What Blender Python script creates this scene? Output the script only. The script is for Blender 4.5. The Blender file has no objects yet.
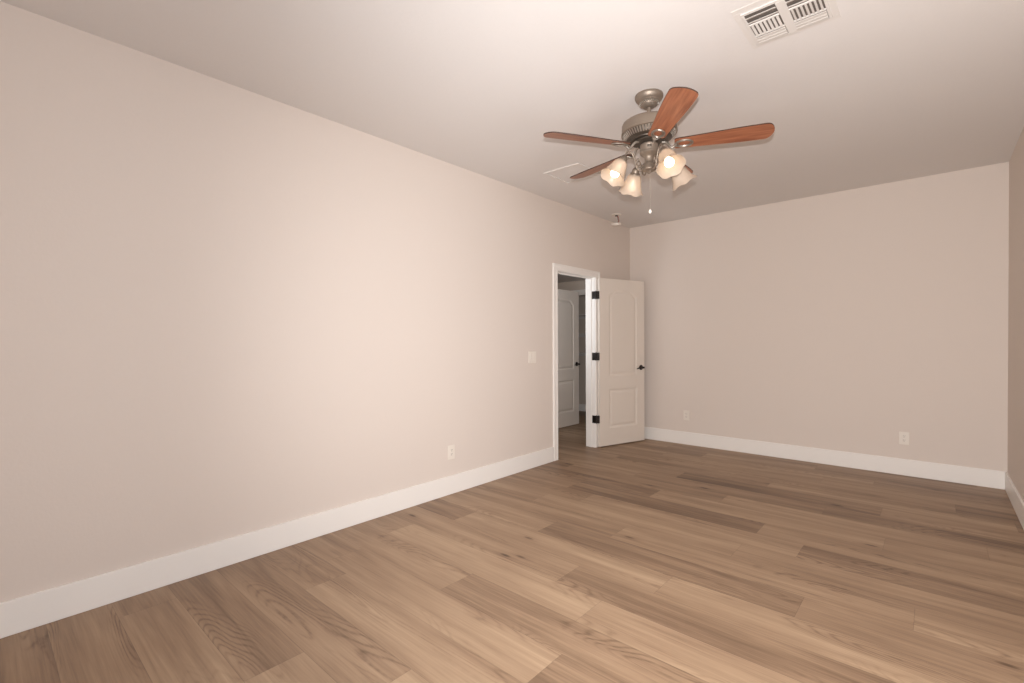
import bpy, bmesh, math, random
from math import sin, cos, pi, radians as R, sqrt, floor as fl
from mathutils import Vector, Matrix

S = bpy.context.scene
COL = S.collection

# ------------------------------------------------------------------ camera
CAM_LOC = Vector((3.0150, 0.0, 1.2699))
F_ = Vector((-0.66388, 0.74777, -0.00999)).normalized()
R_ = Vector((0.74777, 0.66385, -0.00488)).normalized()
U_ = R_.cross(F_).normalized()
R_ = F_.cross(U_).normalized()
cam_d = bpy.data.cameras.new('camera')
cam = bpy.data.objects.new('camera', cam_d)
COL.objects.link(cam)
cam_d.sensor_width = 36
cam_d.lens = 477.195 / 1024 * 36
cam_d.shift_y = (345.60 - 341.5) / 1024
cam_d.clip_start = 0.02
cam.matrix_world = Matrix(((R_.x, U_.x, -F_.x, CAM_LOC.x), (R_.y, U_.y, -F_.y, CAM_LOC.y),
                           (R_.z, U_.z, -F_.z, CAM_LOC.z), (0, 0, 0, 1)))
S.camera = cam

# ------------------------------------------------------------------ light
S.view_settings.view_transform = 'Standard'
S.view_settings.look = 'None'
S.view_settings.gamma = 1
S.view_settings.use_curve_mapping = False
S.view_settings.exposure = 0.0
S.cycles.use_denoising = True
S.cycles.max_bounces = 12
S.cycles.diffuse_bounces = 6
S.cycles.sample_clamp_indirect = 8

world = bpy.data.worlds.new('world')
S.world = world
world.use_nodes = True
bg = world.node_tree.nodes['Background']
bg.inputs[0].default_value = (0.92, 0.96, 1.0, 1)
bg.inputs[1].default_value = 0.6

def area(name, loc, rot, sx, sy, power, colour, portal=False):
    d = bpy.data.lights.new(name, 'AREA')
    d.shape = 'RECTANGLE'; d.size = sx; d.size_y = sy
    d.energy = power; d.color = colour
    if portal: d.cycles.is_portal = True
    o = bpy.data.objects.new(name, d)
    o.location = loc; o.rotation_euler = rot
    COL.objects.link(o)
    return o

W = 3.469          # room width
Y0 = -0.45         # rear wall
Y1 = 5.743         # back wall
H = 2.743          # ceiling height
WIN = (0.10, 1.90, 0.75, 2.05)      # window in the right wall: y0 y1 z0 z1

# daylight coming in through the window of the right wall (outside the picture)
daylight = area('window_daylight', (W + 0.16, (WIN[0] + WIN[1]) / 2, (WIN[2] + WIN[3]) / 2), (0, pi / 2, 0),
                WIN[3] - WIN[2], WIN[1] - WIN[0], 66, (0.96, 0.985, 1.03))
# and through the window of the rear wall, behind the camera
WIN2 = (1.15, 3.05, 0.45, 1.85)     # x0 x1 z0 z1
daylight_rear = area('rear_window_daylight', ((WIN2[0] + WIN2[1]) / 2, Y0 - 0.16, (WIN2[2] + WIN2[3]) / 2), (pi / 2, 0, 0),
                     WIN2[1] - WIN2[0], WIN2[3] - WIN2[2], 30, (0.96, 0.985, 1.03))
# the photographer's flash, mounted just above the lens
fd = bpy.data.lights.new('camera_flash', 'SPOT')
fd.energy = 425; fd.color = (1.0, 0.97, 0.95); fd.shadow_soft_size = 0.012
fd.spot_size = R(138); fd.spot_blend = 1.0
flash = bpy.data.objects.new('camera_flash', fd)
flash.location = (3.02, 0.0, 1.385)
flash.rotation_euler = (Vector((-0.18, 0.98, -0.02))).to_track_quat('-Z', 'Y').to_euler()
COL.objects.link(flash)
# cool fill light added to brighten the passage, hidden behind the left wall
passage_fill = area('passage_fill_light', (-.50, 3.55, 1.50), (0, 0, 0), .5, 1.1, 19, (0.84, 0.92, 1.0))
passage_fill.rotation_euler = Vector((-.62, .68, .58)).to_track_quat('-Z', 'Y').to_euler()

# ------------------------------------------------------------------ materials
def srgb(r, g, b):
    f = lambda c: c / 12.92 if c <= .04045 else ((c + .055) / 1.055) ** 2.4
    return (f(r / 255), f(g / 255), f(b / 255), 1)

class N:
    """small node-tree helper"""
    def __init__(self, name):
        self.m = bpy.data.materials.new(name); self.m.use_nodes = True
        self.t = self.m.node_tree; self.n = self.t.nodes; self.l = self.t.links
        self.b = self.n['Principled BSDF']; self.out = self.n['Material Output']
    def add(self, kind, **kw):
        x = self.n.new(kind)
        for k, v in kw.items():
            if k.startswith('i_'):
                x.inputs[int(k[2:])].default_value = v
            else: setattr(x, k, v)
        return x
    def link(self, a, ai, b, bi): self.l.new(a.outputs[ai], b.inputs[bi])
    def math(self, op, a, b=None, clamp=False):
        x = self.n.new('ShaderNodeMath'); x.operation = op; x.use_clamp = clamp
        for i, v in enumerate((a, b)):
            if v is None: continue
            if isinstance(v, (int, float)): x.inputs[i].default_value = v
            else: self.l.new(v, x.inputs[i])
        return x.outputs[0]
    def ramp(self, src, stops):
        x = self.n.new('ShaderNodeValToRGB')
        e = x.color_ramp.elements
        e[0].position, e[0].color = stops[0]
        e[1].position, e[1].color = stops[-1]
        for p, c in stops[1:-1]:
            q = e.new(p); q.color = c
        self.l.new(src, x.inputs[0])
        return x.outputs[0]
    def mix(self, f, a, b, mode='MIX'):
        x = self.n.new('ShaderNodeMix'); x.data_type = 'RGBA'; x.blend_type = mode
        for i, v in ((0, f), (6, a), (7, b)):
            if isinstance(v, (int, float, tuple)): x.inputs[i].default_value = v
            else: self.l.new(v, x.inputs[i])
        return x.outputs[2]

def plain(name, col, rough=.5, metal=0, spec=.5, bump=None):
    k = N(name)
    k.b.inputs['Base Color'].default_value = col
    k.b.inputs['Roughness'].default_value = rough
    k.b.inputs['Metallic'].default_value = metal
    k.b.inputs['Specular IOR Level'].default_value = spec
    # slight procedural mottling so that no surface is a flat tone
    tc = k.add('ShaderNodeTexCoord')
    nz = k.add('ShaderNodeTexNoise'); nz.inputs['Scale'].default_value = bump[0] if bump else 6
    nz.inputs['Detail'].default_value = 3
    k.link(tc, 'Object', nz, 'Vector')
    c = k.mix(k.math('MULTIPLY', nz.outputs['Fac'], 0.08), col, (col[0] * .75, col[1] * .75, col[2] * .75, 1))
    k.l.new(c, k.b.inputs['Base Color'])
    if bump:
        bp = k.add('ShaderNodeBump'); bp.inputs['Strength'].default_value = bump[1]
        bp.inputs['Distance'].default_value = bump[2]
        k.l.new(nz.outputs['Fac'], bp.inputs['Height'])
        k.link(bp, 0, k.b, 'Normal')
    return k.m

M = {}
M['wall'] = plain('wall_paint', srgb(219, 208, 199), .75, 0, .25, (70, .12, .004))
M['ceiling'] = plain('ceiling_paint', srgb(225, 221, 218), .85, 0, .2, (55, .12, .004))
M['trim'] = plain('trim_enamel', srgb(238, 234, 229), .38, 0, .4)
M['door'] = plain('door_enamel', srgb(226, 217, 207), .42, 0, .4)
M['plastic'] = plain('white_plastic', srgb(230, 222, 212), .35, 0, .5)
M['vent'] = plain('vent_enamel', srgb(222, 217, 212), .45, 0, .4)
M['duct'] = plain('duct_shade', srgb(104, 95, 88), .8)
M['bronze'] = plain('dark_bronze', srgb(38, 32, 29), .42, .6, .5)
M['slot'] = plain('socket_slot', srgb(92, 84, 78), .6)
M['pewter'] = plain('brushed_pewter', srgb(144, 131, 118), .46, .65, .5)
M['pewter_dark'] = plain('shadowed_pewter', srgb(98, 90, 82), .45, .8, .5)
M['silver'] = plain('bright_pewter', srgb(165, 157, 147), .36, .8, .5)
M['chain'] = plain('chain_metal', srgb(205, 198, 188), .3, .7, .5)
M['wire_red'] = plain('red_wire', srgb(168, 70, 50), .5)
M['wire_dark'] = plain('black_wire', srgb(45, 40, 38), .5)
M['shelf'] = plain('shelf_paint', srgb(205, 200, 196), .5)
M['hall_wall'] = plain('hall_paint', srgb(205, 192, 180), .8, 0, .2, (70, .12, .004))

def wood_blade():
    k = N('cherry_blade')
    tc = k.add('ShaderNodeTexCoord')
    mp = k.add('ShaderNodeMapping'); mp.inputs['Scale'].default_value = (3, 40, 40)
    k.link(tc, 'Object', mp, 'Vector')
    nz = k.add('ShaderNodeTexNoise'); nz.inputs['Scale'].default_value = 1.6; nz.inputs['Detail'].default_value = 6
    k.link(mp, 0, nz, 'Vector')
    c = k.ramp(nz.outputs['Fac'], [(.3, srgb(124, 72, 50)), (.52, srgb(154, 96, 68)), (.72, srgb(172, 112, 82))])
    k.l.new(c, k.b.inputs['Base Color'])
    k.b.inputs['Roughness'].default_value = .3
    return k.m
M['blade'] = wood_blade()
M['blade_edge'] = plain('blade_edge', srgb(62, 42, 32), .5)

def glass_shade():
    k = N('frosted_shade')
    tc = k.add('ShaderNodeTexCoord')
    nz = k.add('ShaderNodeTexNoise'); nz.inputs['Scale'].default_value = 14; nz.inputs['Detail'].default_value = 4
    k.link(tc, 'Object', nz, 'Vector')
    col = k.ramp(nz.outputs['Fac'], [(.3, srgb(218, 201, 183)), (.7, srgb(228, 212, 195))])
    k.b.inputs['Roughness'].default_value = .3
    k.l.new(col, k.b.inputs['Base Color'])
    tr = k.add('ShaderNodeBsdfTranslucent'); k.l.new(col, tr.inputs['Color'])
    mx = k.add('ShaderNodeMixShader'); mx.inputs[0].default_value = .35
    k.link(k.b, 0, mx, 1); k.link(tr, 0, mx, 2)
    tp = k.add('ShaderNodeBsdfTransparent'); m2 = k.add('ShaderNodeMixShader'); m2.inputs[0].default_value = .28
    k.link(mx, 0, m2, 1); k.link(tp, 0, m2, 2); k.link(m2, 0, k.out, 0)
    return k.m
M['shade'] = glass_shade()

def bulb_mat(on):
    k = N('lit_bulb' if on else 'unlit_bulb')
    k.b.inputs['Base Color'].default_value = srgb(245, 242, 236)
    k.b.inputs['Roughness'].default_value = .3
    if on:
        k.b.inputs['Emission Color'].default_value = (1.0, .82, .56, 1)
        k.b.inputs['Emission Strength'].default_value = 2.5
    return k.m
M['bulb_on'] = bulb_mat(True)
M['bulb_off'] = bulb_mat(False)

def pane_mat():
    k = N('window_glass')
    tr = k.add('ShaderNodeBsdfTransparent'); gl = k.add('ShaderNodeBsdfGlossy')
    gl.inputs['Roughness'].default_value = .02
    fr = k.add('ShaderNodeFresnel'); fr.inputs[0].default_value = 1.45
    mx = k.add('ShaderNodeMixShader')
    k.link(fr, 0, mx, 0); k.link(tr, 0, mx, 1); k.link(gl, 0, mx, 2); k.link(mx, 0, k.out, 0)
    return k.m
M['pane'] = pane_mat()

def floor_mat():
    k = N('oak_vinyl_planks')
    uv = k.add('ShaderNodeUVMap', uv_map='plank')
    at = k.add('ShaderNodeAttribute', attribute_name='tone')
    asd = k.add('ShaderNodeAttribute', attribute_name='seed')
    aln = k.add('ShaderNodeAttribute', attribute_name='plen')
    sp = k.add('ShaderNodeSeparateXYZ'); k.link(uv, 0, sp, 0)
    u, v = sp.outputs[0], sp.outputs[1]
    seed = asd.outputs['Fac']
    def vec(su, sv, sz=1.0):
        c = k.add('ShaderNodeCombineXYZ')
        k.l.new(k.math('ADD', k.math('MULTIPLY', u, su), k.math('MULTIPLY', seed, 7.3)), c.inputs[0])
        k.l.new(k.math('ADD', k.math('MULTIPLY', v, sv), k.math('MULTIPLY', seed, 3.1)), c.inputs[1])
        k.l.new(k.math('MULTIPLY', seed, sz), c.inputs[2])
        return c.outputs[0]
    def noise(vc, scale, detail=4, rough=.55, dist=0):
        n = k.add('ShaderNodeTexNoise')
        n.inputs['Scale'].default_value = scale; n.inputs['Detail'].default_value = detail
        n.inputs['Roughness'].default_value = rough; n.inputs['Distortion'].default_value = dist
        k.l.new(vc, n.inputs['Vector']); return n.outputs['Fac']
    broad = noise(vec(.9, 9), 1.0, 3, .5, .4)              # broad streaks along the plank
    fine = noise(vec(3.0, 110), 1.0, 5, .65)              # fine pores
    mid = noise(vec(1.3, 30), 1.0, 4, .6, .3)
    field = noise(vec(.75, 5.2), 1.0, 1.5, .45, .2)        # contour lines of this = cathedral grain
    cath = k.math('SINE', k.math('MULTIPLY', field, 210))
    cath = k.math('POWER', k.math('MULTIPLY', k.math('ADD', cath, 1), .5), 3)
    cmask = k.ramp(noise(vec(.9, 5), 1.0, 1), [(.50, (0, 0, 0, 1)), (.64, (1, 1, 1, 1))])
    wig = noise(vec(30, 60), 1.0, 2)
    cath = k.math('MULTIPLY', k.math('MULTIPLY', cath, cmask), k.math('MULTIPLY', wig, 1.6))
    # knots: sparse stretched cells
    vo = k.add('ShaderNodeTexVoronoi', feature='F1'); vo.inputs['Scale'].default_value = 1.0
    k.l.new(vec(2.1, 6.5), vo.inputs['Vector'])
    pick = k.add('ShaderNodeSeparateColor'); k.link(vo, 'Color', pick, 0)
    on = k.math('GREATER_THAN', pick.outputs[0], .64)
    kn = k.ramp(vo.outputs['Distance'], [(.0, (1, 1, 1, 1)), (.05, (.75, .75, .75, 1)), (.10, (.18, .18, .18, 1)), (.24, (0, 0, 0, 1))])
    knot = k.math('MULTIPLY', on, kn)
    # value = tone + streaks
    val = k.math('ADD', k.math('MULTIPLY', at.outputs['Fac'], .19), .5)
    val = k.math('ADD', val, k.math('MULTIPLY', k.math('SUBTRACT', broad, .5), .75))
    val = k.math('ADD', val, k.math('MULTIPLY', k.math('SUBTRACT', mid, .5), .30))
    val = k.math('ADD', val, k.math('MULTIPLY', k.math('SUBTRACT', fine, .5), .46))
    val = k.math('SUBTRACT', val, k.math('MULTIPLY', cath, .22))
    val = k.math('SUBTRACT', val, k.math('MULTIPLY', knot, .55), True)
    col = k.ramp(val, [(0.0, srgb(70, 52, 38)), (.28, srgb(122, 98, 78)), (.5, srgb(151, 125, 101)),
                       (.75, srgb(175, 149, 122)), (1.0, srgb(195, 171, 144))])
    # bevelled seams
    plen = aln.outputs['Fac']
    dv = k.math('MINIMUM', v, k.math('SUBTRACT', .2275, v))
    du = k.math('MINIMUM', u, k.math('SUBTRACT', plen, u))
    d = k.math('MINIMUM', dv, du)
    seam = k.math('SUBTRACT', 1.0, k.math('DIVIDE', d, .0018), True)
    col = k.mix(k.math('MULTIPLY', seam, .45), col, srgb(80, 60, 46))
    k.l.new(col, k.b.inputs['Base Color'])
    rg = k.math('ADD', .40, k.math('MULTIPLY', fine, .16))
    k.l.new(rg, k.b.inputs['Roughness'])
    k.b.inputs['Specular IOR Level'].default_value = .4
    bp = k.add('ShaderNodeBump'); bp.inputs['Strength'].default_value = .25; bp.inputs['Distance'].default_value = .001
    k.l.new(k.math('SUBTRACT', fine, k.math('MULTIPLY', seam, 2)), bp.inputs['Height'])
    k.link(bp, 0, k.b, 'Normal')
    return k.m
M['floor'] = floor_mat()

# ------------------------------------------------------------------ mesh helpers
def obj(name, bm, mat, parent=None, smooth=False, loc=None):
    me = bpy.data.meshes.new(name)
    bmesh.ops.recalc_face_normals(bm, faces=bm.faces)
    bm.to_mesh(me); bm.free()
    for m in (mat if isinstance(mat, (list, tuple)) else [mat]): me.materials.append(m)
    if smooth:
        for p in me.polygons: p.use_smooth = True
        me.set_sharp_from_angle(angle=R(40))
    o = bpy.data.objects.new(name, me)
    COL.objects.link(o)
    if parent: o.parent = parent
    if loc: o.location = loc
    return o

def empty(name, loc, rz=0):
    o = bpy.data.objects.new(name, None); COL.objects.link(o)
    o.empty_display_size = .1
    o.location = loc; o.rotation_euler = (0, 0, rz)
    return o

def tag(o, label=None, cat=None, group=None, kind=None):
    if label: o['label'] = label
    if cat: o['category'] = cat
    if group: o['group'] = group
    if kind: o['kind'] = kind
    return o

def box(bm, x0, x1, y0, y1, z0, z1, bev=0, M4=None):
    b = bmesh.new()
    bmesh.ops.create_cube(b, size=1)
    bmesh.ops.scale(b, vec=(abs(x1 - x0), abs(y1 - y0), abs(z1 - z0)), verts=b.verts)
    bmesh.ops.translate(b, vec=((x0 + x1) / 2, (y0 + y1) / 2, (z0 + z1) / 2), verts=b.verts)
    if bev:
        bmesh.ops.bevel(b, geom=list(b.edges), offset=bev, segments=2, profile=.5, affect='EDGES')
    if M4: bmesh.ops.transform(b, matrix=M4, verts=b.verts)
    merge(bm, b)

def merge(dst, src):
    mp = {}
    for v in src.verts: mp[v] = dst.verts.new(v.co)
    for f in src.faces:
        nf = dst.faces.new([mp[v] for v in f.verts]); nf.smooth = f.smooth; nf.material_index = f.material_index
    src.free()

def lathe(bm, prof, seg=40, M4=None, cap0=True, cap1=True, mod=None):
    """prof: (radius, z) pairs revolved about z"""
    rings = []
    for i, (r, z) in enumerate(prof):
        ring = []
        for j in range(seg):
            a = 2 * pi * j / seg
            rr, zz = (r, z) if not mod else mod(r, z, a, i)
            p = Vector((rr * cos(a), rr * sin(a), zz))
            if M4: p = M4 @ p
            ring.append(bm.verts.new(p))
        rings.append(ring)
    for A, B in zip(rings, rings[1:]):
        for j in range(seg):
            bm.faces.new((A[j], A[(j + 1) % seg], B[(j + 1) % seg], B[j]))
    if cap0: bm.faces.new(rings[0][::-1])
    if cap1: bm.faces.new(rings[-1])

def tube(bm, pts, rad, seg=10, closed=False):
    pts = [Vector(p) for p in pts]; n = len(pts)
    rads = rad if isinstance(rad, (list, tuple)) else [rad] * n
    up = None; rings = []
    for i, p in enumerate(pts):
        if closed: t = pts[(i + 1) % n] - pts[i - 1]
        else: t = pts[min(i + 1, n - 1)] - pts[max(i - 1, 0)]
        t.normalize()
        if up is None:
            up = Vector((0, 0, 1)) if abs(t.z) < .9 else Vector((1, 0, 0))
        s = t.cross(up)
        if s.length < 1e-5: s = t.orthogonal()
        s.normalize(); up = s.cross(t).normalized()
        rings.append([bm.verts.new(p + rads[i] * (s * cos(2 * pi * j / seg) + up * sin(2 * pi * j / seg))) for j in range(seg)])
    last = n if closed else n - 1
    for i in range(last):
        A, B = rings[i], rings[(i + 1) % n]
        for j in range(seg):
            bm.faces.new((A[j], A[(j + 1) % seg], B[(j + 1) % seg], B[j]))
    if not closed:
        bm.faces.new(rings[0][::-1]); bm.faces.new(rings[-1])

def spline(P, n=8):
    """Catmull-Rom through P"""
    P = [Vector(p) for p in P]
    Q = [P[0] * 2 - P[1]] + P + [P[-1] * 2 - P[-2]]
    out = []
    for i in range(1, len(Q) - 2):
        a, b, c, d = Q[i - 1], Q[i], Q[i + 1], Q[i + 2]
        for k in range(n):
            t = k / n
            out.append(.5 * ((2 * b) + (c - a) * t + (2 * a - 5 * b + 4 * c - d) * t * t + (3 * b - a - 3 * c + d) * t ** 3))
    out.append(P[-1])
    return out

def B(): return bmesh.new()
def struct(name, bm, mat, parent=None, label=None):
    o = obj(name, bm, mat, parent)
    if not parent: o['kind'] = 'structure'
    if label: o['label'] = label
    return o

# ------------------------------------------------------------------ the floor
PW = .2275; YB = .2; PL = 1.5
known_joint = {0: .9, 1: .2, 2: 1.084, 3: 1.5, 4: .605, 5: .386, 6: 1.127, 7: .30, 8: 1.52, 9: .462, 10: 1.035,
               11: 1.446, 12: .62, 13: .91, 14: .638, 15: 1.28, 16: .25, 17: .9, 18: 1.22, 19: .425, 20: .13, 21: .75}
known_tone = {(-1, 1): .3, (0, 0): .1, (0, 1): .3, (0, 2): .2, (1, 0): .2, (1, 1): .45, (1, 2): .3, (2, 0): -.15, (2, 1): .65, (3, 0): -.12, (3, 1): .45,  # plank tones; near rows raised to stand in for brighter light
              (4, 0): -.12, (4, 1): .6, (4, 2): -.35, (5, 0): .2, (5, 1): .5, (5, 2): -.35, (6, 0): .15, (6, 1): -.30, (6, 2): .2,
              (7, 0): .1, (7, 1): .7, (7, 2): .55, (8, 0): .25, (8, 1): -.55, (8, 2): -.1, (9, 0): -.5, (9, 1): .35, (9, 2): .6,
              (10, 0): .4, (10, 1): -.55, (10, 2): .0, (11, 0): -.1, (11, 1): .15, (11, 2): .35, (12, 0): .1, (12, 1): .3, (12, 2): .15,
              (13, 0): -.2, (13, 1): .4, (13, 2): -.45, (14, 0): -.1, (14, 1): -.75, (14, 2): .1, (15, 0): -.55, (15, 1): .5, (15, 2): .2,
              (16, 1): -.1, (16, 2): .25, (17, 1): -.1, (17, 2): -.8, (18, 1): -.75, (18, 2): .25, (19, 1): -.2, (19, 2): .45,
              (20, 1): .1, (20, 2): -.05, (20, 3): -.8}
def make_floor():
    rnd = random.Random(11)
    bm = B()
    uvl = bm.loops.layers.uv.new('plank')
    lt = bm.faces.layers.float.new('tone'); ls = bm.faces.layers.float.new('seed'); ll = bm.faces.layers.float.new('plen')
    def quad(x0, x1, y0, y1, u0, v0, tone, seed):
        vs = [bm.verts.new((x, y, 0)) for x, y in ((x0, y0), (x1, y0), (x1, y1), (x0, y1))]
        f = bm.faces.new(vs)
        for lp, (a, b) in zip(f.loops, ((u0, v0), (u0 + x1 - x0, v0), (u0 + x1 - x0, v0 + y1 - y0), (u0, v0 + y1 - y0))):
            lp[uvl].uv = (a, b)
        f[lt] = tone; f[ls] = seed; f[ll] = PL
    ylo, yhi = Y0 - .1, 7.4
    xlo, xhi = -3.1, W + .1
    i = fl((ylo - YB) / PW)
    while YB + i * PW < yhi:
        ya, yb = YB + i * PW, YB + (i + 1) * PW
        j = known_joint.get(i, rnd.uniform(0, PL))
        j -= PL * 5
        while j < xhi:
            a, b = j, j + PL
            x0, x1 = max(a, xlo), min(b, xhi)
            y0c, y1c = max(ya, ylo), min(yb, yhi)
            idx = int(round((a - (known_joint.get(i, 0) - PL)) / PL)) if i in known_joint else 99
            tone = known_tone.get((i, idx), rnd.uniform(-.5, .5))
            seed = rnd.uniform(0, 40)
            if x1 - x0 > .01:
                quad(x0, x1, y0c, y1c, x0 - a, y0c - ya, tone, seed)
            j += PL
        i += 1
    o = obj('floor', bm, M['floor'])
    return tag(o, kind='structure')
make_floor()
b = B(); box(b, -3.1, W + .1, Y0 - .1, 7.4, -.12, -.004)
struct('floor_slab', b, M['shelf'])

# ------------------------------------------------------------------ walls, ceiling
DY0, DY1, DZ = 4.120, 4.867, 2.010        # clear door opening in the left wall
JT = .02                                  # jamb thickness
T = .12
b = B()
box(b, -T, 0, Y0 - T, DY0 - JT, 0, H)
box(b, -T, 0, DY1 + JT, 7.4, 0, H)
box(b, -T, 0, DY0 - JT, DY1 + JT, DZ + JT, H)
struct('wall_left', b, M['wall'])
b = B(); box(b, 0, W, Y1, Y1 + T, 0, H); struct('wall_back', b, M['wall'])
b = B()
box(b, 0, WIN2[0], Y0 - T, Y0, 0, H); box(b, WIN2[1], W + T, Y0 - T, Y0, 0, H)
box(b, WIN2[0], WIN2[1], Y0 - T, Y0, 0, WIN2[2]); box(b, WIN2[0], WIN2[1], Y0 - T, Y0, WIN2[3], H)
struct('wall_rear', b, M['wall'])
b = B()
box(b, W, W + T, Y0, WIN[0], 0, H); box(b, W, W + T, WIN[1], Y1 + T, 0, H)
box(b, W, W + T, WIN[0], WIN[1], 0, WIN[2]); box(b, W, W + T, WIN[0], WIN[1], WIN[3], H)
struct('wall_right', b, M['wall'])
b = B(); box(b, -T, W + T, Y0 - T, Y1 + T, H, H + .1); struct('ceiling', b, M['ceiling'])

# windows behind the camera's field of view: one in the right wall, one in the rear wall
def window(name, loc, rz, width, hh):
    wr = empty(name, loc, rz); tag(wr, kind='structure')
    hw = width / 2
    b = B()
    for (ya, yb, za, zb) in ((-hw, -hw + .05, 0, hh), (hw - .05, hw, 0, hh), (-hw + .05, hw - .05, 0, .05), (-hw + .05, hw - .05, hh - .05, hh),
                             (-.025, .025, .05, hh - .05)):
        box(b, -.03, .03, ya, yb, za, zb, .004)
    obj('window_frame', b, M['trim'], wr)
    for s in (-1, 1):
        b = B(); y_a, y_b = sorted((s * .025, s * (hw - .05))); box(b, -.003, .003, y_a, y_b, .05, hh - .05)
        obj('pane', b, M['pane'], wr)
    b = B(); box(b, -.10, -.03, -hw - .03, hw + .03, -.03, 0, .005); obj('window_sill', b, M['trim'], wr)
window('window_1', (W + .06, (WIN[0] + WIN[1]) / 2, WIN[2]), 0, WIN[1] - WIN[0], WIN[3] - WIN[2])
window('window_2', ((WIN2[0] + WIN2[1]) / 2, Y0 - .06, WIN2[2]), -pi / 2, WIN2[1] - WIN2[0], WIN2[3] - WIN2[2])

# passage beyond the door
HZ = 2.25
b = B(); box(b, -3.0, -T, 3.1, 7.4, HZ, HZ + .1); struct('ceiling_passage', b, M['ceiling'])
b = B(); box(b, -3.0, -T, 3.1, 3.2, 0, HZ); struct('wall_passage_near', b, M['hall_wall'])
b = B(); box(b, -3.0, -2.9, 3.2, 7.4, 0, HZ); struct('wall_passage_side', b, M['hall_wall'])
NY = 6.6
b = B()
box(b, -2.9, -1.62, NY, NY + .1, 0, HZ); box(b, -.86, -T, NY, NY + .1, 0, HZ); box(b, -1.62, -.86, NY, NY + .1, 2.035, HZ)
struct('wall_passage_far', b, M['hall_wall'])
b = B(); box(b, -2.9, -T, 7.25, 7.4, 0, HZ); struct('wall_closet', b, M['hall_wall'])
b = B(); box(b, -1.13, -1.02, 4.45, 5.30, 0, HZ); struct('wall_passage_stub', b, M['hall_wall'])
b = B(); box(b, -2.9, -T, 7.235, 7.25, 0, .125, .003); struct('baseboard_closet', b, M['trim'])

# closet shelves on the closet's back wall
for zz, lab in ((1.72, 'topmost painted shelf in the dark closet beyond the doorway'),
                (1.39, 'middle painted shelf in the dark closet beyond the doorway'),
                (1.055, 'lowest painted shelf in the dark closet beyond the doorway')):
    sh = empty('closet_shelf', (-1.45, 7.25, zz)); tag(sh, lab, 'shelf', 'closet shelves')
    b = B(); box(b, -1.0, 1.0, -.30, 0, -.018, 0, .003); obj('shelf_board', b, M['shelf'], sh)
    b = B(); box(b, -1.0, 1.0, -.02, 0, -.06, -.018, .003); obj('support_cleat', b, M['shelf'], sh)

# baseboards: square-topped boards with an eased edge
BH, BT = .152, .015
def board(name, x0, x1, y0, y1):
    b = B(); box(b, x0, x1, y0, y1, 0, BH, .003); struct(name, b, M['trim'])
board('baseboard_left', 0, BT, Y0, 4.040)
board('baseboard_left_corner', 0, BT, 4.966, Y1)
board('baseboard_back', BT, W - BT, Y1 - BT, Y1)
board('baseboard_right', W - BT, W, Y0, Y1)
board('baseboard_rear', BT, W - BT, Y0, Y0 + BT)

# door casing and jamb (the frame of the doorway)
def casing():
    b = B()
    for (ya, yb, out) in ((4.040, 4.114, 1), (4.873, 4.966, -1)):
        box(b, 0, .013, ya, yb, 0, 2.016, .002)
        # raised outer band and inner bead of the moulding
        if out == 1:
            box(b, .010, .019, ya, ya + .022, 0, 2.064, .003); box(b, .010, .0155, yb - .016, yb, 0, 2.016, .002)
        else:
            box(b, .010, .019, yb - .022, yb, 0, 2.064, .003); box(b, .010, .0155, ya, ya + .016, 0, 2.016, .002)
    box(b, 0, .013, 4.040, 4.966, 2.016, 2.086, .002)
    box(b, .010, .019, 4.040, 4.966, 2.064, 2.086, .003)
    box(b, .010, .0155, 4.114, 4.873, 2.016, 2.032, .002)
    struct('trim_1', b, M['trim'])
    b = B()
    box(b, -T - .004, .004, DY0 - JT, DY0, 0, DZ + JT, .001)
    box(b, -T - .004, .004, DY1, DY1 + JT, 0, DZ + JT, .001)
    box(b, -T - .004, .004, DY0, DY1, DZ, DZ + JT, .001)
    # door stop
    box(b, -.075, -.040, DY0, DY0 + .011, 0, DZ, .002)
    box(b, -.075, -.040, DY1 - .011, DY1, 0, DZ, .002)
    box(b, -.075, -.040, DY0 + .011, DY1 - .011, DZ - .011, DZ, .002)
    struct('trim_2', b, M['trim'])
    # casing on the passage side of the far closet opening
    b = B()
    box(b, -1.69, -1.62, NY - .014, NY, 0, 2.10, .003); box(b, -.86, -.79, NY - .014, NY, 0, 2.10, .003)
    box(b, -1.62, -.86, NY - .014, NY, 2.035, 2.10, .003)
    struct('trim_3', b, M['trim'])
    b = B()
    box(b, -1.62, -1.60, NY, NY + .1, 0, 2.015, .001); box(b, -.88, -.86, NY, NY + .1, 0, 2.015, .001); box(b, -1.62, -.86, NY, NY + .1, 2.015, 2.035, .001)
    struct('trim_4', b, M['trim'])
casing()

# ------------------------------------------------------------------ moulded two-panel doors
DW, DH, DT = .742, 1.995, .035
def sstep(a, b, x):
    t = max(0, min(1, (x - a) / (b - a))); return t * t * (3 - 2 * t)
def arch(u):
    u = min(1, abs(u)); return sstep(0, .50, 1 - u)
def panel_depth(x, z):
    """depth of the moulding below the door face at (x, z)"""
    x0, x1 = .150, DW - .130
    best = -1
    for k, (z0, z1) in enumerate(((.205, .675), (.83, 1.80))):
        zt = z1; sl = 0
        if k:
            u = (x - (x0 + x1) / 2) / ((x1 - x0) / 2)
            zt = z1 + .064 * arch(u)
            sl = .064 * (arch(u + .01) - arch(u - .01)) / .02 / ((x1 - x0) / 2)
        d = min(x - x0, x1 - x, z - z0, (zt - z) / sqrt(1 + sl * sl))
        best = max(best, d)
    d = best
    if d <= 0: return 0
    if d < .016: return .009 * sstep(0, .016, d)
    if d < .024: return .009
    return .009 - .0070 * sstep(.024, .052, d)

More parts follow.
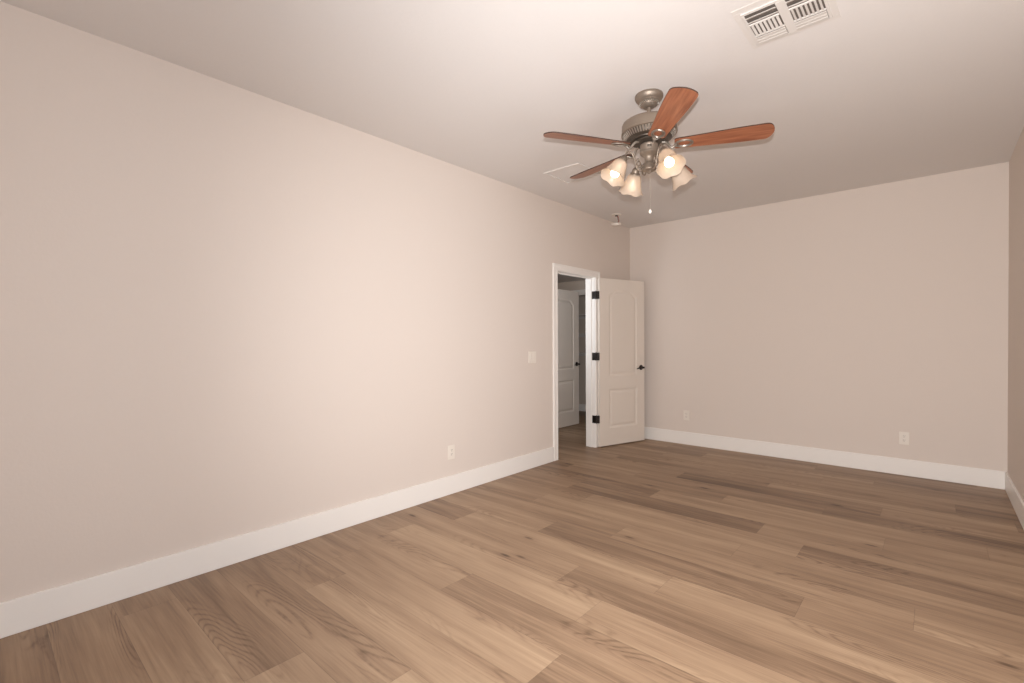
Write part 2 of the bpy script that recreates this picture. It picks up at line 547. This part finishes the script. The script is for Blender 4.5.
def door_leaf_mesh():
    bm = B()
    xs = sorted(set([0, DW] + [round(.006 * i, 4) for i in range(1, int(DW / .006))]))
    zs = [DH * i / 250 for i in range(251)]
    for side in (1, -1):
        g = [[bm.verts.new((x, side * (-DT / 2 + panel_depth(x, z)), z)) for z in zs] for x in xs]
        for i in range(len(xs) - 1):
            for j in range(len(zs) - 1):
                f = bm.faces.new((g[i][j], g[i + 1][j], g[i + 1][j + 1], g[i][j + 1])); f.smooth = True
        if side == 1: G1 = g
        else: G2 = g
    n, m = len(xs) - 1, len(zs) - 1
    for i in range(n):
        bm.faces.new((G1[i][0], G1[i + 1][0], G2[i + 1][0], G2[i][0])); bm.faces.new((G1[i][m], G1[i + 1][m], G2[i + 1][m], G2[i][m]))
    for j in range(m):
        bm.faces.new((G1[0][j], G1[0][j + 1], G2[0][j + 1], G2[0][j])); bm.faces.new((G1[n][j], G1[n][j + 1], G2[n][j + 1], G2[n][j]))
    bmesh.ops.recalc_face_normals(bm, faces=bm.faces)
    me = bpy.data.meshes.new('door_leaf')
    bm.to_mesh(me); bm.free()
    me.set_sharp_from_angle(angle=R(50))
    me.materials.append(M['door'])
    return me
LEAF = door_leaf_mesh()

def handle_mesh(side):
    """lever on a round rose; local x runs along the leaf, lever points towards the hinge"""
    b = B()
    Mx = Matrix.Rotation(side * pi / 2, 4, 'X')
    lathe(b, [(.0, 0), (.031, 0), (.033, .003), (.031, .008), (.024, .011), (.012, .013), (.011, .045), (.013, .050), (.012, .056), (.0, .058)],
          28, Mx, False, False)
    y = -side * .048
    pts = spline([(0, y, 0), (-.03, y, .003), (-.065, y, .0), (-.095, y, -.007), (-.112, y, -.012)], 6)
    n = len(pts)
    tube(b, pts, [.0105 - .004 * i / (n - 1) for i in range(n)], 12)
    return b

def hinge_part(parent, loc, ang):
    """butt hinge: knuckle barrel with finial tips, jamb leaf and door leaf"""
    h = empty('hinge', loc, ang)
    return h

# room door, opened back towards the corner
PIN = Vector((.020, 4.866))
ang_leaf = pi / 2 - R(17.1)                        # direction of the leaf from hinge to latch edge
dirv = Vector((cos(ang_leaf), sin(ang_leaf)))
nrm = Vector((sin(ang_leaf), -cos(ang_leaf)))      # towards the camera
P0 = Vector((.052, 4.893))
c0 = P0 - nrm * (DT / 2)
d1 = empty('door_1', (c0.x, c0.y, .012), ang_leaf)
tag(d1, 'white moulded two-panel door standing open against the back corner', 'door', kind='structure')
leaf = bpy.data.objects.new('door_leaf', LEAF); COL.objects.link(leaf); leaf.parent = d1
hx = DW - .062; hz = .917
for side in (1, -1):
    h = obj('door_handle', handle_mesh(side), M['bronze'], d1, True, (hx, -side * DT / 2, hz))
    h['label'] = 'dark bronze lever handle'
b = B(); box(b, DW - .002, DW + .002, -.0125, .0125, hz - .03, hz + .03, .001); box(b, DW, DW + .010, -.007, .007, hz - .010, hz + .010, .002)
lt = obj('latch', b, M['bronze'], d1); lt['label'] = 'dark bronze latch plate'
for zc in (1.793, 1.068, .323):
    b = B()
    # leaf let into the hinge edge of the door
    box(b, -.0025, .0005, -DT / 2, DT / 2 - .004, zc - .045, zc + .045, .0006)
    # barrel of five knuckles plus ball tips
    px, py = Vector((PIN.x - c0.x, PIN.y - c0.y)).dot(dirv), Vector((PIN.x - c0.x, PIN.y - c0.y)).dot(-nrm)
    prof = [(.0, zc - .052), (.004, zc - .051), (.005, zc - .047), (.0035, zc - .0455)]
    for q in range(5):
        za = zc - .045 + q * .018
        prof += [(.0062, za + .0006), (.0065, za + .001), (.0065, za + .017), (.0062, za + .0174), (.0056, za + .0178)]
    prof += [(.0035, zc + .0455), (.005, zc + .047), (.004, zc + .051), (.0, zc + .052)]
    lathe(b, prof, 16, Matrix.Translation((px, py, 0)), False, False)
    # strap joining barrel and edge leaf
    tube(b, [(px, py, zc), (-.001, -DT / 2 + .003, zc)], .0012, 6)
    q0 = Vector((px, py)); q1 = Vector((-.001, -DT / 2 + .002))
    dd = (q1 - q0); nn = Vector((-dd.y, dd.x)).normalized() * .0012
    vs = [b.verts.new((p.x, p.y, z)) for z in (zc - .045, zc + .045) for p in (q0 + nn, q1 + nn, q1 - nn, q0 - nn)]
    for f in ((0, 1, 2, 3), (7, 6, 5, 4), (0, 4, 5, 1), (1, 5, 6, 2), (2, 6, 7, 3), (3, 7, 4, 0)): b.faces.new([vs[q] for q in f])
    # leaf screwed to the jamb, folded round the pin: lies on the jamb face towards the passage
    Li = Matrix.Rotation(-ang_leaf, 4, 'Z') @ Matrix.Translation((-c0.x, -c0.y, 0))
    box(b, -.034, PIN.x - .004, DY1 - .003, DY1 + .0005, zc - .045, zc + .045, .0006, Li)
    ho = obj('hinge', b, M['bronze'], d1, True)
    ho['label'] = 'dark bronze butt hinge'

# passage door standing ajar
d2 = empty('door_2', (-1.045, 5.335, .012), pi / 2)
tag(d2, 'grey shadowed two-panel door seen through the doorway in the passage', 'door', kind='structure')
leaf2 = bpy.data.objects.new('door_leaf', LEAF); COL.objects.link(leaf2); leaf2.parent = d2
for side in (1, -1):
    h = obj('door_handle', handle_mesh(side), M['bronze'], d2, True, (DW - .062, -side * DT / 2, .905))
    h['label'] = 'dark bronze lever handle'
b = B(); box(b, DW - .002, DW + .002, -.0125, .0125, .875, .935, .001); box(b, DW, DW + .010, -.007, .007, .895, .915, .002)
lt = obj('latch', b, M['bronze'], d2); lt['label'] = 'dark bronze latch plate'

# ------------------------------------------------------------------ ceiling fan
FX, FY = 1.7195, 2.7125
fan = empty('ceiling_fan', (FX, FY, H))
tag(fan, 'pewter ceiling fan with five cherry wood blades and four glass lights', 'ceiling fan')
def fz(z): return z - H + LIFT
LIFT = 0.0
def lat(name, prof, mat, seg=48, parent=fan):
    b = B(); lathe(b, [(r, fz(z)) for r, z in prof], seg); return obj(name, b, mat, parent, True)
lat('canopy', [(.0815, H), (.083, 2.738), (.083, 2.728), (.079, 2.723), (.077, 2.717), (.070, 2.710), (.064, 2.705), (.064, 2.701), (.056, 2.695), (.050, 2.689),
               (.049, 2.685), (.043, 2.680), (.037, 2.674), (.030, 2.669), (.014, 2.667)], M['pewter'])
b = B()
for k in range(30):
    a = 2 * pi * k / 30
    box(b, .049, .0585, -.0022, .0022, fz(2.687), fz(2.697), .001, Matrix.Rotation(a, 4, 'Z'))
rb = obj('canopy_beading', b, M['silver'], fan)
LIFT = .033
lat('downrod', [(.0125, 2.640), (.0125, 2.57)], M['pewter'], 24)
lat('motor_housing', [(.018, 2.583), (.024, 2.581), (.028, 2.577), (.034, 2.575), (.075, 2.570), (.115, 2.561), (.143, 2.549), (.156, 2.540), (.160, 2.530), (.160, 2.490),
                      (.1630, 2.487), (.1630, 2.479), (.159, 2.476), (.150, 2.474)], M['pewter'], 64)
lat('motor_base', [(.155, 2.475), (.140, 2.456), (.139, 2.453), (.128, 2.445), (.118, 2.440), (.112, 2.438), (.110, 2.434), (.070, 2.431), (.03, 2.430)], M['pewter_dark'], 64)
b = B()
for k in range(56):
    a = 2 * pi * k / 56
    Mt = Matrix.Rotation(a, 4, 'Z') @ Matrix.Translation((.1440, 0, fz(2.4620))) @ Matrix.Rotation(R(40), 4, 'Y')
    box(b, -.003, .0025, -.0042, .0042, -.017, .017, .001, Mt)
obj('vent_ribs', b, M['silver'], fan)
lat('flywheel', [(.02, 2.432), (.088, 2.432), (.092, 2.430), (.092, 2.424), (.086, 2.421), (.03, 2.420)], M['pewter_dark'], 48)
lat('switch_housing', [(.030, 2.422), (.046, 2.420), (.052, 2.414), (.053, 2.408), (.051, 2.404), (.0515, 2.372), (.055, 2.368), (.055, 2.362), (.050, 2.357), (.040, 2.349),
                       (.030, 2.342), (.026, 2.332), (.0255, 2.316), (.028, 2.306), (.034, 2.300), (.037, 2.296), (.0375, 2.272), (.040, 2.268), (.039, 2.262),
                       (.030, 2.256), (.016, 2.252), (.012, 2.247), (.008, 2.242), (.0, 2.240)], M['pewter'], 40)
# dark oval reversing switch on the housing
b = B()
Mt = Matrix.Rotation(R(-62), 4, 'Z') @ Matrix.Translation((.0505, 0, fz(2.392)))
box(b, -.002, .003, -.013, .013, -.007, .007, .002, Mt); box(b, .002, .007, -.004, .004, -.003, .003, .001, Mt)
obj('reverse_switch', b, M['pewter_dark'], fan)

# blades
def blade_mesh():
    r0, r1 = .145, .672
    top = []
    def half(r):
        t = (r - r0) / (r1 - r0)
        return .050 + .020 * sstep(0, .85, t)
    outline = []
    # root end: rounded corners
    outline += [(r0, 0.0), (r0, .036), (r0 + .006, .045), (r0 + .014, .0495)]
    for k in range(1, 15):
        r = r0 + .014 + (r1 - .055 - r0 - .014) * k / 14
        outline.append((r, half(r)))
    hw_ = half(r1)
    outline += [(r1 - .044, hw_), (r1 - .032, hw_ - .003), (r1 - .022, hw_ - .010), (r1 - .014, hw_ - .021), (r1 - .007, hw_ - .036), (r1 - .002, hw_ * .25), (r1, 0)]
    pts = outline + [(x, -y) for x, y in outline[-2:0:-1]]
    b = B()
    th = .0032
    lo = [b.verts.new((x, y, -th)) for x, y in pts]; hi = [b.verts.new((x, y, th)) for x, y in pts]
    f0 = b.faces.new(lo[::-1]); f1 = b.faces.new(hi)
    n = len(pts)
    for i in range(n):
        f = b.faces.new((lo[i], lo[(i + 1) % n], hi[(i + 1) % n], hi[i])); f.material_index = 1
    bmesh.ops.triangulate(b, faces=[f0, f1])
    return b
def iron_mesh():
    """arm that climbs from the flywheel to an open oval ring under the blade root"""
    b = B()
    zb = -.0032
    ring = []
    for k in range(28):
        a = 2 * pi * k / 28
        ring.append((.200 + .046 * cos(a), .034 * sin(a), zb - .004))
    tube(b, ring, .0052, 8, True)
    ring = [(.200 + .035 * cos(2 * pi * k / 24), .024 * sin(2 * pi * k / 24), zb - .003) for k in range(24)]
    tube(b, ring, .0026, 6, True)
    arm = spline([(.075, 0, .022), (.100, .0, .012), (.122, 0, -.018), (.138, 0, -.022), (.150, 0, -.012), (.158, 0, zb - .004)], 7)
    tube(b, arm, [.0085 - .003 * i / (len(arm) - 1) for i in range(len(arm))], 10)
    for s in (-1, 1):
        tube(b, spline([(.138, 0, -.021), (.146, s * .010, -.014), (.158, s * .022, zb - .004), (.178, s * .031, zb - .004)], 6), .0036, 8)
    for (x, y) in ((.160, .013), (.160, -.013), (.243, 0)):
        lathe(b, [(.0, zb - .004), (.004, zb - .003), (.005, zb), (.005, zb + .001)], 10, Matrix.Translation((x, y, 0)), False, False)
    return b
blade_me = None
for k in range(5):
    az = R(22 + 72 * k)
    if blade_me is None:
        bl = obj('blade', blade_mesh(), [M['blade'], M['blade_edge']], fan)
        ir = obj('blade_iron', iron_mesh(), M['silver'], bl, True)
        blade_me, iron_me = bl.data, ir.data
    else:
        bl = bpy.data.objects.new('blade', blade_me); COL.objects.link(bl); bl.parent = fan
        ir = bpy.data.objects.new('blade_iron', iron_me); COL.objects.link(ir); ir.parent = bl
    # counter-clockwise edge is the lower one
    bl.matrix_local = Matrix.Translation((0, 0, fz(2.402))) @ Matrix.Rotation(az, 4, 'Z') @ Matrix.Rotation(R(-12), 4, 'X')
    ir['label'] = 'bright metal blade arm with an open oval ring'

# light kit: four arms, each with socket, glass shade and bulb
SR, SZ, ST, SL = .178, 2.298, R(58), .118
def arm_mesh():
    b = B()
    d = Vector((cos(ST), 0, -sin(ST)))
    neck = Vector((SR, 0, fz(SZ)))
    s0 = neck - d * .040
    tube(b, spline([(.034, 0, fz(2.268)), (.055, 0, fz(2.252)), (.080, 0, fz(2.270)), (.094, 0, fz(2.312)), (.112, 0, fz(2.352)), (.138, 0, fz(2.364)),
                    s0 + Vector((-.006, 0, .014)), s0 + d * .004], 8), .0048, 10)
    # scroll under the arm
    sc = []
    for i in range(34):
        t = i / 33; a = -pi * .2 + t * 2.6 * pi; r = .030 * (1 - .78 * t)
        sc.append((.070 + r * .62 * cos(a), 0, fz(2.300) + r * sin(a)))
    tube(b, [(.036, 0, fz(2.285)), (.050, 0, fz(2.275)), (.072, 0, fz(2.275))] + sc[::1], .0036, 8)
    # socket cup
    q = Vector((0, 0, 1)).rotation_difference(d).to_matrix().to_4x4()
    lathe(b, [(.0, 0), (.010, 0), (.016, .004), (.022, .012), (.024, .030), (.031, .036), (.032, .052), (.029, .054), (.0, .054)], 24,
          Matrix.Translation(s0) @ q, False, False)
    return b
def shade_mesh():
    b = B()
    prof = [(.024, -.002), (.033, .003), (.040, .012), (.045, .026), (.049, .043), (.053, .060), (.058, .077), (.065, .094), (.074, .109), (.080, .117)]
    inner = [(r - .0032, z - .0006) for r, z in prof][::-1]
    def mod(r, z, a, i):
        w = sstep(.03, .124, max(0, z)); w2 = sstep(.085, .124, max(0, z))
        return r * (1 + .022 * w * cos(6 * a)), z + .0045 * w2 * cos(6 * a)
    lathe(b, prof + inner, 72, None, False, False, mod)
    return b
def bulb_mesh():
    b = B()
    pr = [(.0, .030), (.012, .030), (.013, .046), (.016, .050)]
    cz, br = .083, .028
    for k in range(1, 13):
        a = -pi / 2 + pi * k / 12
        if k < 3: continue
        pr.append((br * cos(a), cz + br * sin(a)))
    lathe(b, pr, 28, None, False, False)
    return b
SH = None
for k, (adeg, lit) in enumerate(((-35.3, True), (54.7, False), (144.7, True), (234.7, True))):
    if SH is None:
        am = obj('light_arm', arm_mesh(), M['pewter'], fan, True)
        sh = obj('shade', shade_mesh(), M['shade'], am, True)
        bu = obj('bulb', bulb_mesh(), M['bulb_on'], am, True)
        bu2 = bu.data.copy(); bu2.materials.clear(); bu2.materials.append(M['bulb_off'])
        SH = (am.data, sh.data, bu.data, bu2)
    else:
        am = bpy.data.objects.new('light_arm', SH[0]); sh = bpy.data.objects.new('shade', SH[1])
        bu = bpy.data.objects.new('bulb', SH[2] if lit else SH[3])
        for o in (am, sh, bu): COL.objects.link(o)
        am.parent = fan; sh.parent = am; bu.parent = am
    am.rotation_euler = (0, 0, R(adeg))
    d = Vector((cos(ST), 0, -sin(ST)))
    q = Vector((0, 0, 1)).rotation_difference(d).to_matrix().to_4x4()
    ml = Matrix.Translation((SR, 0, fz(SZ))) @ q
    sh.matrix_local = ml; bu.matrix_local = ml
    sh['label'] = 'frosted glass bell shade with a wavy rim'
    bu['label'] = 'glowing white bulb' if lit else 'unlit white bulb'

# pull chain with a white ball, hanging from the light kit
pc = R(-60)
cxx, cyy = .016, -.020
b = B()
tube(b, [(cxx, cyy, fz(2.256)), (cxx, cyy, fz(2.014))], .0009, 6)
for i in range(78):
    z = 2.254 + LIFT - .003 * i
    lathe(b, [(.0, z - H - .0012), (.0014, z - H), (.0, z - H + .0012)], 6, Matrix.Translation((cxx, cyy, 0)), False, False)
ch = obj('pull_chain', b, M['chain'], fan)
b = B()
lathe(b, [(.0, fz(1.994)), (.004, fz(1.995)), (.0078, fz(2.000)), (.009, fz(2.006)), (.0078, fz(2.012)), (.004, fz(2.017)), (.002, fz(2.020)), (.0, fz(2.022))], 18,
      Matrix.Translation((cxx, cyy, 0)), False, False)
fb = obj('chain_ball', b, M['plastic'], ch, True); fb['label'] = 'small white pull ball'

# ------------------------------------------------------------------ ceiling register
vent = empty('ceiling_vent', (2.503, 2.459, H))
tag(vent, 'white louvred air register in the ceiling beside the fan', 'air vent')
b = B()
hs = .183
inn = .152
for (xa, xb, ya, yb) in ((-hs, hs, inn, hs), (-hs, hs, -hs, -inn), (-hs, -inn, -inn, inn), (inn, hs, -inn, inn)):
    box(b, xa, xb, ya, yb, -.0016, .0, .0006)
yt = -.122                                # the louvred opening starts here
for (xa, xb, ya, yb) in ((-inn - .004, inn + .004, inn - .004, inn + .004), (-inn - .004, inn + .004, -inn + .012, yt),
                         (-inn - .004, -inn + .008, yt, inn), (inn - .008, inn + .004, yt, inn), (-.019, .019, yt, inn)):
    box(b, xa, xb, ya, yb, -.0055, -.001, .002)
obj('frame', b, M['vent'], vent)
b = B(); box(b, -inn, inn, yt, inn, -.0035, -.0005); obj('duct_shade_plate', b, M['duct'], vent)  # dark plate whose colour stands in for shade inside the duct
for s in (-1, 1):
    xa, xb = sorted((s * .019, s * .144))
    for ry in (-.036, .068):
        b = B(); box(b, xa, xb, ry - .005, ry + .005, -.0085, -.003, .001)
        obj('rail', b, M['vent'], vent)
    # long louvres
    for yy in (-.101, -.062):
        b = B(); box(b, xa, xb, -.0125, .0125, -.0008, .0008, 0, Matrix.Translation((0, yy, -.010)) @ Matrix.Rotation(R(22), 4, 'X'))
        obj('slat', b, M['vent'], vent)
    # short cross louvres
    for k in range(7):
        xx = xa + .011 + k * .0172
        b = B(); box(b, -.0052, .0052, -.031, .063, -.0007, .0007, 0, Matrix.Translation((xx, 0, -.0085)) @ Matrix.Rotation(R(s * 24), 4, 'Y'))
        obj('slat', b, M['vent'], vent)
    # closed curved vanes towards the back wall
    for yy in (.088, .114, .138):
        b = B(); box(b, xa, xb, -.015, .015, -.0008, .0008, 0, Matrix.Translation((0, yy, -.0095)) @ Matrix.Rotation(R(7), 4, 'X'))
        obj('slat', b, M['vent'], vent)

# ------------------------------------------------------------------ flat ceiling panel behind the fan
hp = empty('ceiling_panel', (.620, 3.515, H))
tag(hp, 'flat square ceiling panel with raised pale rim behind fan blades', 'ceiling panel')
b = B()
e, w_ = .185, .022
for (xa, xb, ya, yb) in ((-e, e, -e, -e + w_), (-e, e, e - w_, e), (-e, -e + w_, -e + w_, e - w_), (e - w_, e, -e + w_, e - w_)):
    box(b, xa, xb, ya, yb, -.010, 0, .003)
obj('rim', b, M['vent'], hp)
b = B(); box(b, -e + w_, e - w_, -e + w_, e - w_, -.003, 0, .001); obj('panel', b, M['ceiling'], hp)

# ------------------------------------------------------------------ smoke detector dangling from its wires
sd = empty('smoke_detector', (.216, 5.007, H))
tag(sd, 'round white smoke detector dangling from its ceiling wires near the corner', 'smoke detector')
b = B(); lathe(b, [(.055, 0), (.055, -.006), (.050, -.010), (.030, -.011), (.0, -.011)], 32, None, True, False); obj('mounting_plate', b, M['plastic'], sd, True)
b = B(); box(b, -.014, .014, -.012, .012, -.022, -.010, .002); wb = obj('connector', b, M['wire_dark'], sd); wb['label'] = 'dark wire connector'
Mt = Matrix.Translation((-.004, .0, -.112)) @ Matrix.Rotation(R(7), 4, 'Y') @ Matrix.Rotation(R(10), 4, 'X')
b = B(); lathe(b, [(.0, .018), (.020, .018), (.050, .016), (.056, .010), (.056, .000), (.052, -.010), (.040, -.017), (.020, -.020), (.0, -.020)], 36, Mt, False, False)
obj('detector_body', b, M['plastic'], sd, True)
for (dx, mat, lab) in ((.0, 'wire_dark', 'black wire'), (.010, 'wire_red', 'red wire'), (-.006, 'plastic', 'white wire')):
    b = B(); tube(b, spline([(dx * .4, 0, -.018), (dx + .012, .004, -.035), (dx + .016, .0, -.055), (.024 + dx, -.004, -.078), (.016 + dx, 0, -.096)], 6), .0028, 8)
    wo = obj('wire', b, M[mat], sd, True); wo['label'] = lab

# ------------------------------------------------------------------ wall plates
def rounded_plate(b, w, h, t):
    box(b, -w / 2, w / 2, -t, 0, -h / 2, h / 2, .0022)
def outlet(loc, rz, label, decora=False):
    e = empty('wall_outlet', loc, rz); tag(e, label, 'outlet', 'wall outlets')
    b = B(); rounded_plate(b, .072, .117, .006); obj('cover_plate', b, M['plastic'], e)
    if decora:
        b = B(); box(b, -.0165, .0165, -.0085, -.004, -.033, .033, .001); fc = obj('socket', b, M['plastic'], e)
        offs = (.0165, -.0165); fcs = [fc, fc]
    else:
        fcs = []; offs = (.0195, -.0195)
        for zc in offs:
            b = B()
            lathe(b, [(.0172, 0), (.0172, -.0045), (.0162, -.0055), (.0, -.0055)], 28, Matrix.Translation((0, -.004, zc)) @ Matrix.Rotation(-pi / 2, 4, 'X'), False, False,
                  lambda r, z, a, i: (min(r, .0142 / max(.3, abs(sin(a)))) , z))
            # recalculated outwards: face pushed forward of the plate
            for v in b.verts: v.co.y = -.004 - abs(v.co.y + .004)
            fcs.append(obj('socket', b, M['plastic'], e))
    for fc, zc in zip(fcs, offs):
        b = B()
        yf = -.0097
        box(b, -.0078, -.0052, yf, -.004, zc + .000, zc + .0095, 0); box(b, .0052, .0078, yf, -.004, zc + .0015, zc + .0085, 0)
        lathe(b, [(.0029, 0), (.0029, .0057), (.0, .0057)], 12, Matrix.Translation((0, -.004, zc - .0065)) @ Matrix.Rotation(pi / 2, 4, 'X'), False, False)
        so = obj('slots', b, M['slot'], fc); so['label'] = 'dark socket slots'
    for zc in ((.0,) if not decora else (.047, -.047)):
        b = B(); lathe(b, [(.0032, 0), (.003, .0012), (.0, .0016)], 12, Matrix.Translation((0, -.006, zc)) @ Matrix.Rotation(pi / 2, 4, 'X'), False, False)
        obj('screw', b, M['plastic'], e)
    return e
outlet((0, 2.625, .346), pi / 2, 'white wall outlet low on the long left wall', True)
outlet((.751, Y1, .354), 0, 'white outlet low on back wall close to the open door')
outlet((2.798, Y1, .344), 0, 'white outlet low on back wall towards the right corner')

sw = empty('light_switch', (0, 3.697, 1.105), pi / 2); tag(sw, 'double white rocker switch on left wall beside the doorway', 'light switch')
b = B(); rounded_plate(b, .118, .117, .006); obj('cover_plate', b, M['plastic'], sw)
for s in (-1, 1):
    b = B(); box(b, s * .023 - .0165, s * .023 + .0165, -.0095, -.004, -.033, .033, .001, Matrix.Rotation(R(3), 4, 'X')); obj('rocker', b, M['plastic'], sw)
    for zc in (.047, -.047):
        b = B(); lathe(b, [(.0032, 0), (.003, .0012), (.0, .0016)], 12, Matrix.Translation((s * .023, -.006, zc)) @ Matrix.Rotation(pi / 2, 4, 'X'), False, False)
        obj('screw', b, M['plastic'], sw)
